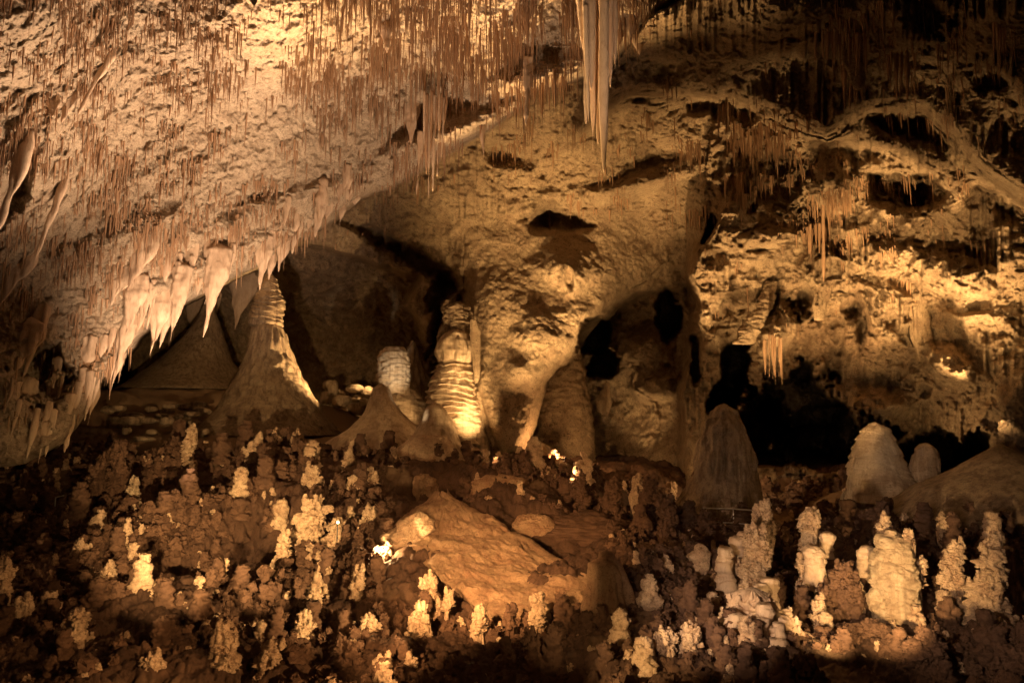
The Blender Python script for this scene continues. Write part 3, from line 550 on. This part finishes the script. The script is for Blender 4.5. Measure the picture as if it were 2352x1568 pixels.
for (u, vt, vb, w0, w1, Y, mt, lb) in POP:
    if u > 1700 and mt == 'pop': w0 *= .85; w1 *= .8
    rnd = random.Random(int(u*7+vt)); rows = []; k = 7; ln = rnd.uniform(-.22, .08)*(vb-vt)
    for i in range(k+1):
        t_ = i/k; wd = (w0*(1-t_)+w1*t_)*(.45 if i == 0 else rnd.uniform(.72, 1.15)); cu = u+ln*t_+rnd.uniform(-.25, .25)*wd
        wd *= .78; rows.append((vt+(vb-vt)*t_, cu-wd, cu+wd))
    big_o = (vb-vt) > 60
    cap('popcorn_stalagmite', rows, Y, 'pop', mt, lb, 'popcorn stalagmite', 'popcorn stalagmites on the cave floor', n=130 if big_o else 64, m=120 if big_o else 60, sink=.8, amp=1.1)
cap('stalagmite', [(1222, 2044, 2056), (1234, 2035, 2066), (1252, 2026, 2076), (1285, 2018, 2084), (1320, 2014, 2090), (1370, 2016, 2094), (1410, 2022, 2096), (1440, 2032, 2094), (1475, 2038, 2092)], 14.3, 'cauli', 'flow', 'fat glowing yellow stalagmite with rippled flanks in the right foreground', n=170, m=120, amp=.85, sink=.6)
# smooth totems and domes
def domes(name, lst, label, cat, group=None, mat='tooth'):
    lst = [(a_, b_, c_*.84, d_) for a_, b_, c_, d_ in lst]; u, v, r, Y = lst[-1]; root = compound(name, (u, v, Y), label, cat, group)
    for i, (u, v, r, Y) in enumerate(lst):
        h = r*1.3; lo = 3.2 if i == len(lst)-1 else 1.1
        cap('dome', [(v-h*.75, u-r*.25, u+r*.25), (v-h*.62, u-r*.7, u+r*.7), (v-h*.3, u-r, u+r), (v+h*.05, u-r*1.05, u+r*1.05), (v+h*.2, u-r*.86, u+r*.86), (v+h*.6, u-r*.84, u+r*.84), (v+h*lo, u-r*.95, u+r*.95)], Y, 'cauli', mat, parent=root, n=50, m=50, amp=.55)
domes('stalagmite', [(1664, 1275, 15, 16.3), (1664, 1292, 16, 16.3), (1665, 1310, 17, 16.2), (1667, 1332, 18, 16.2), (1672, 1352, 19, 16.1)], 'smooth totem stalagmite of stacked pink drums on the right bank', 'stalagmite')
domes('stalagmite', [(1716, 1236, 18, 17.1), (1694, 1250, 20, 17.1)], 'pair of smooth rounded domes left of the pale popcorn bank', 'stalagmite')
domes('stalagmite', [(1745, 1360, 22, 14.9), (1768, 1346, 18, 15.1)], 'mushroom domes under the dripping pale bank', 'stalagmite')
domes('stalagmite', [(1868, 1272, 20, 15.2), (1872, 1290, 18, 15.2)], 'smooth pale cap stones crowning the yellow strip', 'stalagmite')
domes('stalagmite', [(1610, 1262, 14, 17.5), (1606, 1280, 22, 17.5)], 'dim ball-topped stump by the dark hollow', 'stalagmite', mat='pop')
domes('stalagmite', [(1990, 1268, 16, 15.6)], 'pale half dome left of the yellow stalagmite', 'stalagmite')
domes('stalagmite', [(1900, 1236, 13, 16)], 'little pale tilted dome in front of the railing', 'stalagmite')
cap('flowstone_terrace', [(1372, 1690, 1770), (1400, 1660, 1805), (1450, 1632, 1835), (1500, 1610, 1850), (1570, 1590, 1870)], 13.6, 'pop', 'tooth', 'pink lumpy flowstone terrace in the lower right foreground', 'flowstone', n=130, m=180, flat=.5, sink=.8, amp=1.0)
rd = random.Random(4)
for i in range(18):
    v = rd.uniform(1400, 1545); u = 1740+rd.uniform(-1, 1)*(60+(v-1400)*.35); r = rd.uniform(12, 25)
    domes('domed_stalagmite', [(u, v, r, 13.35-(v-1400)/145*.75-(1-abs(u-1740)/110)*.25)], 'rounded pink dome on the lumpy terrace of the right foreground', 'rock dome', 'rounded domes of the pink terrace')
# dark popcorn field: hundreds of small knobs
def field(seedv, count):
    r = random.Random(seedv); out = []
    while len(out) < count:
        Y = 9.5*math.exp(r.random()**.85*1.2); u = r.uniform(-350, 2700); x = (u-1176)/FPX*Y
        if 900 < u < 1390 and 15.8 < Y < 22.6: continue
        if min((x-a)**2+(Y-b)**2 for a, b in LAMPS) < 1.2: continue
        out.append((u, x, Y, r.uniform(.03, .08)*(1.9 if r.random() < .12 else 1)*(.4+Y/17), r.uniform(1.6, 5.0)))
    return out
fld = field(11, 13000); sz = smooth_zone(np.array([f[1] for f in fld]), np.array([f[2] for f in fld])); fld = [f for f, q_ in zip(fld, sz) if q_ < .75]; allf = fld; fz = floor_z(np.array([f[1] for f in fld]), np.array([f[2] for f in fld]), False)
fld = sorted([(-(f[3]*f[4]/f[2]), i) for i, f in enumerate(fld)])
KF = gridfaces(14, 12, True); VV, FF, off = [], [], 0; PAL = []
SIDE = lambda u: 'left' if u < 800 else ('middle' if u < 1500 else 'right')
for rank, (_, i) in enumerate(fld):
    u, x, Y, r, a = allf[i]; z = fz[i]-.08
    if rank < 210:
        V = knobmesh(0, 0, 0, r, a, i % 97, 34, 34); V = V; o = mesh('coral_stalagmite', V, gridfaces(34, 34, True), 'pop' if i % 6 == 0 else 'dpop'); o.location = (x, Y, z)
        kk = ('pale', 'lit-toned tan') if i % 6 == 0 else ('dark', 'dark red-brown')  # same rock throughout; every sixth takes the lit tone as a painted accent
        tag(o, '%s knobbly spire standing in the %s part of the floor field' % (kk[1], SIDE(u)), 'small stalagmite', '%s knobbly spires of the %s field' % (kk[0], SIDE(u)))
    else:
        V = knobmesh(x, Y, z, r*(.7 if i % 6 == 0 else 1), a*(1.3 if i % 6 == 0 else 1), i % 97, 14, 12); PAL.append(i % 6 == 0); VV.append(V); FF.append(KF+off); off += len(V)
rub = mesh('popcorn_rubble', np.vstack(VV), np.vstack(FF), 'dpop', False); rub.data.materials.append(M['pop'])  # second material colours some lumps as if a beam caught them
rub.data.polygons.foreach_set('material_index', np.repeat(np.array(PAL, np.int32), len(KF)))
tag(rub, 'mass of small dark popcorn lumps carpeting the floor', 'rubble', kind='stuff')
# ------------------------------------------------------------------ stalactites
def depth_at(u, v):
    i = np.clip(((np.asarray(v)-vs[0])/STEP).round().astype(int), 0, NV-1); j = np.clip(((np.asarray(u)-us[0])/STEP).round().astype(int), 0, NU-1)
    return D[i, j], LAY[i, j]
def spike(ut, vt, utip, vtip, wpx, Y, flat=1.0, mat='tooth', style='smooth', name='stalactite', label='', cat='stalactite', group=None, pf=None, n=46, m=22, amp=.6, parent=None, lean=0):
    pf = pf or [(0, 1.0), (.15, .92), (.4, .66), (.65, .4), (.85, .2), (1, .03)]
    rows = [(vt+(vtip-vt)*t_, ut+(utip-ut)*t_-wpx*k/2, ut+(utip-ut)*t_+wpx*k/2) for t_, k in pf]
    rows.insert(0, (rows[0][0]-26, rows[0][1], rows[0][2]))
    return cap(name, rows, Y, style, mat, label, cat, group, parent, flat=flat, n=n, m=m, amp=amp, lean=lean)
def place(name, u, v, r, Y, seed): pass
EX = [('flowstone_rib', [(650, 1768, 1776), (665, 1756, 1778), (700, 1742, 1770), (730, 1722, 1755), (760, 1702, 1740), (790, 1690, 1725)], 31.2, 'cauli', 'vault', 'pale slanting flowstone rib catching light left of the round hole', 'flowstone', .5),
 ('drip_curtain', [(98, 1935, 1985), (115, 1932, 1990), (150, 1938, 1988), (185, 1955, 1984), (205, 1968, 1980)], 19.5, 'flute', 'wall', 'dim fluted rock curtain at the top right', 'flowstone curtain', .35),
 ('drip_curtain', [(655, 2080, 2120), (680, 2082, 2136), (730, 2086, 2140), (780, 2096, 2140), (830, 2108, 2124)], 30, 'flute', 'vault', 'orange streaked curtain on the right wall', 'flowstone curtain', .4),
 ('hanging_rock', [(490, 1900, 1930), (540, 1885, 1945), (600, 1880, 1940), (660, 1872, 1915), (700, 1868, 1900), (735, 1872, 1890)], 30, 'smooth', 'wall', 'blunt rock tongue hanging between the two lit hollows', 'hanging rock', .7),
 ('drip_curtain', [(735, 1078, 1094), (760, 1080, 1104), (800, 1084, 1104), (850, 1088, 1100), (880, 1090, 1096)], 31.3, 'flute', 'vault', 'pale torn curtain between pagoda and pendant', 'flowstone curtain', .5),
 ('drip_curtain', [(900, 1092, 1106), (940, 1094, 1118), (980, 1104, 1130), (1020, 1116, 1142), (1050, 1126, 1150)], 32, 'flute', 'vault', 'long pale ragged edge down the left foot of the pendant', 'flowstone curtain', .5)]
for nm, pr, Y, st, mt, lb, ct, fl in EX: cap(nm, pr, Y, st, mt, lb, ct, flat=fl, n=80, m=70, amp=1.1)
spike(1890, 420, 1892, 645, 9, 28, 1, 'straw', label='single very long dark stalactite before the right wall', n=50, m=10, pf=[(0, 1), (.5, .9), (.9, .5), (1, .1)])
spike(1670, 250, 1672, 320, 14, 27, .9, 'flow', label='hanging stalactite swollen into a bulb at its end', n=40, m=16, pf=[(0, .5), (.3, .4), (.55, .5), (.7, 1), (.85, 1), (1, .1)])
rb = random.Random(8)
for i in range(14):
    u = 730+i*9+rb.uniform(-4, 4); boulder('boulder', u, rb.uniform(885, 940), rb.uniform(9, 22), rb.uniform(8, 17), 44+rb.uniform(-1.5, 1.5), 'flow', 'pale broken rock in the lit heap far behind the witch-hat stalagmite')
for i in range(46):
    u = rb.uniform(250, 480); v = rb.uniform(930, 1010); Y = 33+rb.uniform(-2, 3)-(v-960)/40; boulder('boulder', u, v, rb.uniform(8, 24), rb.uniform(5, 11), Y, 'cone', 'dim rubble block on the slope below the left ceiling rim')
#TEETH
TEETH = [  # ut, vt, utip, vtip, width, flat, label
 (567, 640, 549, 748, 58, .35, 'broad shark-tooth drapery just left of the tall witch-hat stalagmite'),
 (472, 690, 455, 800, 62, .3, 'wide leaf drapery that carries a long thin spike'),
 (505, 600, 482, 760, 44, .5, 'long smooth tusk between the leaf drapery and the shark tooth'),
 (455, 790, 449, 872, 9, 1, 'needle spike hanging from the wide leaf drapery'),
 (420, 640, 405, 772, 34, .5, 'pale tusk left of the wide leaf drapery'),
 (398, 690, 378, 790, 26, .6, 'slim pale tusk in the crowded row'),
 (380, 690, 357, 808, 40, .45, 'broad split tusk at the left of the crowded row'),
 (404, 720, 392, 830, 12, .8, 'thin curved tusk below the crowded row'),
 (357, 780, 350, 840, 8, 1, 'needle tip under the split tusk'),
 (318, 660, 300, 780, 36, .45, 'leaf-shaped fold left of the split tusk'),
 (300, 750, 275, 868, 26, .6, 'drooping tusk above the dark rubble'),
 (205, 800, 187, 884, 26, .7, 'small tusk with a dark hollow behind it at the lower left'),
 (285, 640, 262, 700, 34, .3, 'thin pale scallop drapery in the middle of the slope'),
 (338, 560, 305, 660, 46, .28, 'curling pale scallop above the tusks'),
 (436, 590, 420, 660, 24, .4, 'short pale scallop over the crowded row'),
 (610, 570, 604, 660, 36, .35, 'wavy curtain right of the shark tooth'),
 (742, 440, 736, 520, 22, .5, 'pale tooth near the upper end of the lip'),
 (655, 560, 645, 620, 26, .5, 'yellowish tooth midway along the lip'),
 (625, 590, 622, 640, 18, .5, 'small tooth over the tip of the witch-hat stalagmite'),
 (785, 480, 782, 520, 12, .7, 'tiny tooth at the top bend of the lip'),
 (70, 770, 45, 850, 50, .3, 'dim folded drapery on the far left'),
 (100, 730, 70, 860, 34, .4, 'second dim drapery fold on the far left'),
 (60, 900, 20, 1010, 44, .5, 'brown hanging curtain tip in the left gloom'),
 (130, 900, 105, 1020, 34, .5, 'brown hanging curtain beside the left gloom tip'),
 (215, 920, 190, 1030, 30, .5, 'dark curtain above the black pocket'),
 (165, 230, 150, 290, 24, .4, 'pale drapery leaf low on the upper left ceiling'),
 (125, 230, 130, 290, 30, .4, 'twin drapery leaf beside it on the upper left ceiling'),
 (255, 130, 180, 320, 16, .7, 'long slanting dark rib on the upper left ceiling'),
 (70, 330, 20, 560, 24, .8, 'long leaning stalactite at the far left'),
 (150, 420, 90, 640, 16, .8, 'thin leaning stalactite beside the far left hollow'),
 (950, 250, 946, 350, 30, .4, 'pale drapery blade left of the hanging organ pipes'),
 (965, 330, 960, 455, 12, .8, 'thin spike under the pale blade'),
 (885, 60, 892, 130, 26, .4, 'pale drapery chip in the bright ceiling'),
 (1215, 160, 1207, 300, 22, .6, 'cream stalactite hanging alone under the bright lip'),
 (1466, 70, 1466, 135, 46, .35, 'shell-shaped pale drapery right of the long stalactites'),
 (1450, 60, 1444, 110, 20, .5, 'small cone drapery left of the shell-shaped one'),
 (1110, 290, 1112, 365, 10, .8, 'narrow stalactite before the dim vault'),
 (585, -30, 590, 40, 50, .4, 'grey leaf drapery at the top edge'),
 (60, 600, 10, 700, 40, .3, 'dark-edged fold at the left frame edge'),
]
for (a, b, c, d_, wd, fl, lb) in TEETH:
    if b > 380: d_ = b+(d_-b)*1.12
    Y = float(depth_at(a, b)[0]); spike(a, b, c, d_, wd*1.35, Y-.05, fl, style='flute', label=lb, group='draperies and tusks of the left ceiling', n=70, m=44, amp=.8, lean=.16, pf=[(0, .9), (.1, .97), (.22, .88), (.38, .66), (.56, .40), (.74, .19), (.9, .07), (1, .015)])
rt = random.Random(31); AUT = []
for i in range(90):
    t_ = rt.random(); u = 200+t_*620; e_ = np.interp(u, [165, 240, 330, 455, 590, 720, 826], [1010, 882, 768, 688, 612, 530, 462]); v = e_-rt.uniform(4, 150)*(1-.5*t_); L_ = rt.uniform(26, 70)*(1.15-.5*t_)
    if i > 70: u = rt.uniform(10, 230); v = rt.uniform(820, 1000); L_ = rt.uniform(40, 90)
    Y, ly = depth_at(u, v)
    if ly != 5: continue
    spike(u, v, u-L_*.12, v+L_, rt.uniform(8, 22), float(Y)-.02, rt.uniform(.3, .7), style='flute', label='short pale tusk among the teeth along the lower rim of the left ceiling' if i <= 70 else 'dim hanging tusk in the left gloom under the ceiling', group='small rim tusks' if i <= 70 else 'gloomy tusks', n=26, m=14, amp=.6, lean=.16, pf=[(0, 1), (.12, .95), (.35, .7), (.65, .32), (.88, .10), (1, .02)])
PIPES = [(1334, -60, 1340, 120, 30, 1.0), (1346, -60, 1346, 285, 12, 1), (1364, -60, 1362, 345, 13, 1), (1374, -60, 1374, 330, 12, 1), (1386, -60, 1387, 395, 19, 1), (1356, -60, 1358, 205, 16, 1), (1392, -60, 1391, 250, 11, 1), (1404, -60, 1402, 200, 12, 1), (1414, -60, 1413, 170, 10, 1), (1357, 40, 1356, 240, 9, 1), (1345, 40, 1352, 280, 8, 1)]
PL = ['thick fluted root of the long stalactite bunch', 'slim outer stalactite left in the long bunch', 'knotted rope-like stalactite in the long bunch', 'slim stalactite touching the longest one', 'longest smooth stalactite reaching lowest from the top of the picture', 'short stout stalactite in the long bunch', 'right slim stalactite of the long bunch', 'short right stalactite near the dark vault', 'last short stalactite on the right of the long bunch', 'thin straight stalactite tucked in the long bunch', 'crooked thin stalactite crossing the bunch']
for (a, b, c, d_, wd, fl), lb in zip(PIPES, PL):
    spike(a, b, c, d_, wd*(1.3 if wd < 28 else 1), 15.5+(a % 5)*.12, fl, label=lb, group='long stalactite bunch at the top', pf=[(0, 1), (.3, .95), (.6, .82), (.8, .6), (.93, .3), (1, .04)], n=80)
ORG_ = [(975+i*5.6, 235+(i % 3)*8, 974+i*5, v, 6+(i % 2)*2) for i, v in enumerate([340, 400, 468, 350, 440, 330, 405, 300, 360, 290])]
for i, (a, b, c, d_, wd) in enumerate(ORG_):
    spike(a, b, c, d_, wd, 23+(i % 3)*.1, 1, 'straw' if i % 2 else 'tooth', label='thin hanging pipe of the organ-like cluster before the vault', group='organ-like pipe cluster', pf=[(0, 1), (.5, .85), (.85, .45), (1, .05)], n=30, m=10)
for j, (a, b, n_, l_, Yd) in enumerate([(1175*1.62, 100, 12, 60, 18), (1965, 105, 10, 70, 19), (2065, 150, 12, 80, 19), (2175, 130, 9, 60, 18), (1960, 190, 10, 60, 20), (2298, 60, 4, 190, 16), (1880, 545, 10, 60, 29.5), (2075, 660, 12, 80, 29.8), (1778, 800, 10, 90, 27), (1670, 260, 6, 50, 24)]):
    r = random.Random(j+50)
    for i in range(n_):
        x = a+(i-n_/2)*5+r.uniform(-6, 6); ln = l_*r.uniform(.5, 1.1)
        spike(x, b+r.uniform(-8, 8), x+r.uniform(-2, 2), b+ln, r.uniform(3, 8), Yd+r.uniform(-.3, .3), 1, 'straw', label='brown stalactite in hanging tuft number %s of the right vault' % 'one two three four five six seven eight nine ten eleven'.split()[j], group='stalactite tufts of the right vault', n=20, m=8)
# soda straws, scattered by thousands over the ceilings
R = np.random.RandomState(7); NS = 190000
su = R.uniform(-400, 2700, NS); sv = R.uniform(-400, 1000, NS); sd, sl = depth_at(su, sv)
dn1 = fbm(A3(su/55, sv/38, 0*su), 4, 200, .6); dn2 = vn(A3(su/200, sv/160, 0*su), 210)
dens = np.zeros(NS)
left = sl == 5
cen = np.exp(-((su-1150)/420)**2-((sv-80)/170)**2)
dens = np.where(left, np.clip(.34+dn1*1.0+dn2*.25+cen*.28-.15*sstep(500, 800, sv), 0, .74), dens)
dens = np.where(sl == 4, np.clip(dn1*1.3+.10+dn2*.3, 0, 1)*.8, dens)
dens = np.where(sl == 2, np.clip(dn1*1.7-.02+dn2*.4, 0, 1)*sstep(640, 440, sv), dens)
dens = np.where(sl == 3, np.clip(dn1*2.0-.02+dn2*.6, 0, 1)*sstep(820, 560, sv), dens)
k_ = R.rand(NS) < dens**2.3*.95; su, sv, sd, sl, dn1, cen, dens = su[k_], sv[k_], sd[k_], sl[k_], dn1[k_], cen[k_], dens[k_]
lenpx = (9+R.gamma(1.5, 13, len(su)))*(1+cen*1.3)*np.where(sl == 5, 1, .9); lenpx = np.clip(lenpx, 8, 150); wpx = R.gamma(3.5, .5, len(su))+.6*(1+lenpx/140)
order = np.argsort(-lenpx*wpx*((su > -20) & (su < 2372) & (sv > -40)))
def straw_geo(idx):
    T = P(su[idx], sv[idx], sd[idx]-.03); ln = lenpx[idx]/FPX*sd[idx]; rr = wpx[idx]/FPX*sd[idx]/2
    m_ = 5; th = np.linspace(0, 2*math.pi, m_, endpoint=False); rings = [(.08, 1.5), (-.15, 1.1), (-.6, .8), (-1, .15)]
    V = np.zeros((len(idx), 4, m_, 3)); jx = R.uniform(-.02, .02, (len(idx), 2))
    for q, (zz, rk) in enumerate(rings):
        V[:, q, :, 0] = (T[:, 0]+jx[:, 0]*ln*-zz)[:, None]+(rr*rk)[:, None]*np.cos(th); V[:, q, :, 1] = (T[:, 1]+jx[:, 1]*ln*-zz)[:, None]+(rr*rk)[:, None]*np.sin(th); V[:, q, :, 2] = (T[:, 2]+zz*ln)[:, None]
    return V, T
SF = gridfaces(4, 5, True); SFT = SF
top = order[:240]; rest = order[240:]
Vt, Tt = straw_geo(top)
zone = {5: ('thin brown straw stalactite hanging from the lit left ceiling', 'straws of the lit ceiling'), 4: ('dim straw stalactite under the dark upper right ceiling', 'straws of the dark upper ceiling'),
        2: ('fine straw stalactite under the dim middle vault', 'straws of the middle vault'), 3: ('brown straw stalactite on the hollowed right wall', 'straws of the right wall')}
for i in range(len(top)):
    V = Vt[i].reshape(-1, 3)-Tt[i]; o = mesh('straw_stalactite', V, SFT, 'straw'); o.location = Tt[i].tolist(); lb, gr = zone[int(sl[top[i]])]
    tag(o, lb, 'stalactite', gr)
Vr, _ = straw_geo(rest); nR = len(rest)
tag(mesh('soda_straws', Vr.reshape(-1, 3), (SF[None]+(np.arange(nR)*20)[:, None, None]).reshape(-1, 4), 'straw'), 'thousands of fine brown soda straws covering the ceilings', 'stalactites', kind='stuff')
print('straws', nR, 'tip', len(top))

# ------------------------------------------------------------------ lamps and railings
def bar(a, b, r, mat, name, parent, m=8):
    a, b = Vector(a), Vector(b); d = (b-a).normalized(); x = d.orthogonal().normalized(); y = d.cross(x); V = []
    for p in (a, b):
        for k in range(m): t_ = 2*math.pi*k/m; V.append(tuple(p+x*r*math.cos(t_)+y*r*math.sin(t_)))
    F = [(k, (k+1) % m, m+(k+1) % m, m+k) for k in range(m)]+[tuple(range(m-1, -1, -1)), tuple(range(m, 2*m))]
    return adopt(mesh(name, np.array(V), F, mat, False), parent)
def lamp(u, v, Y, aim, label, r=.07):
    c = PV(u, v, Y); t = tag(empty('spot_lamp', c), label, 'lamp'); d = (PV(*aim)-c).normalized()
    bar(c-d*.22, c, r, 'lamp_body', 'housing', t, 16); l = bar(c+d*.005, c+d*.02, r*.85, 'lens', 'lens', t, 16); bar(c-d*.1, c-d*.1-Vector((0, 0, .5)), .018, 'lamp_body', 'stake', t); return t
lamp(903, 1290, 17.8, (760, 1240, 10), 'small floor lamp glaring just below the left corner of the slab', .035)
lamp(776, 1199, 19.0, (900, 1180, 10), 'tiny bright lamp between the great heap and the slab', .03)
lamp(2232, 1110, 20.5, (2150, 1100, 10), 'white lamp shining on the dark mound at the right', .06)
def railing(pts, h, label, lower=True):
    W = [PV(*p) for p in pts]; t = tag(empty('railing', W[0]), label, 'railing')
    for k, p in enumerate(W):
        bar(p, p-Vector((0, 0, h+.3)), .022, 'steel', 'post', t)
        if k:
            bar(W[k-1], p, .022, 'steel', 'rail', t)
            if lower: bar(W[k-1]-Vector((0, 0, .45)), p-Vector((0, 0, .45)), .014, 'steel', 'rail', t)
railing([(1612, 1166, 23.5), (1684, 1168, 23), (1762, 1174, 22)], .9, 'thin steel railing along the trail in front of the beehive stalagmite')
railing([(2050, 1182, 21.5), (2114, 1190, 21), (2180, 1196, 20.5)], .9, 'thin steel railing left of the rosy pine-shaped stalagmites')
railing([(128, 1142, 24), (190, 1126, 25), (250, 1118, 26), (330, 1118, 26)], .9, 'faint steel handrail crossing the black pocket at the far left')
railing([(742, 944, 44), (800, 948, 44), (860, 950, 44)], .9, 'distant steel railing behind the volcano-shaped stalagmite')
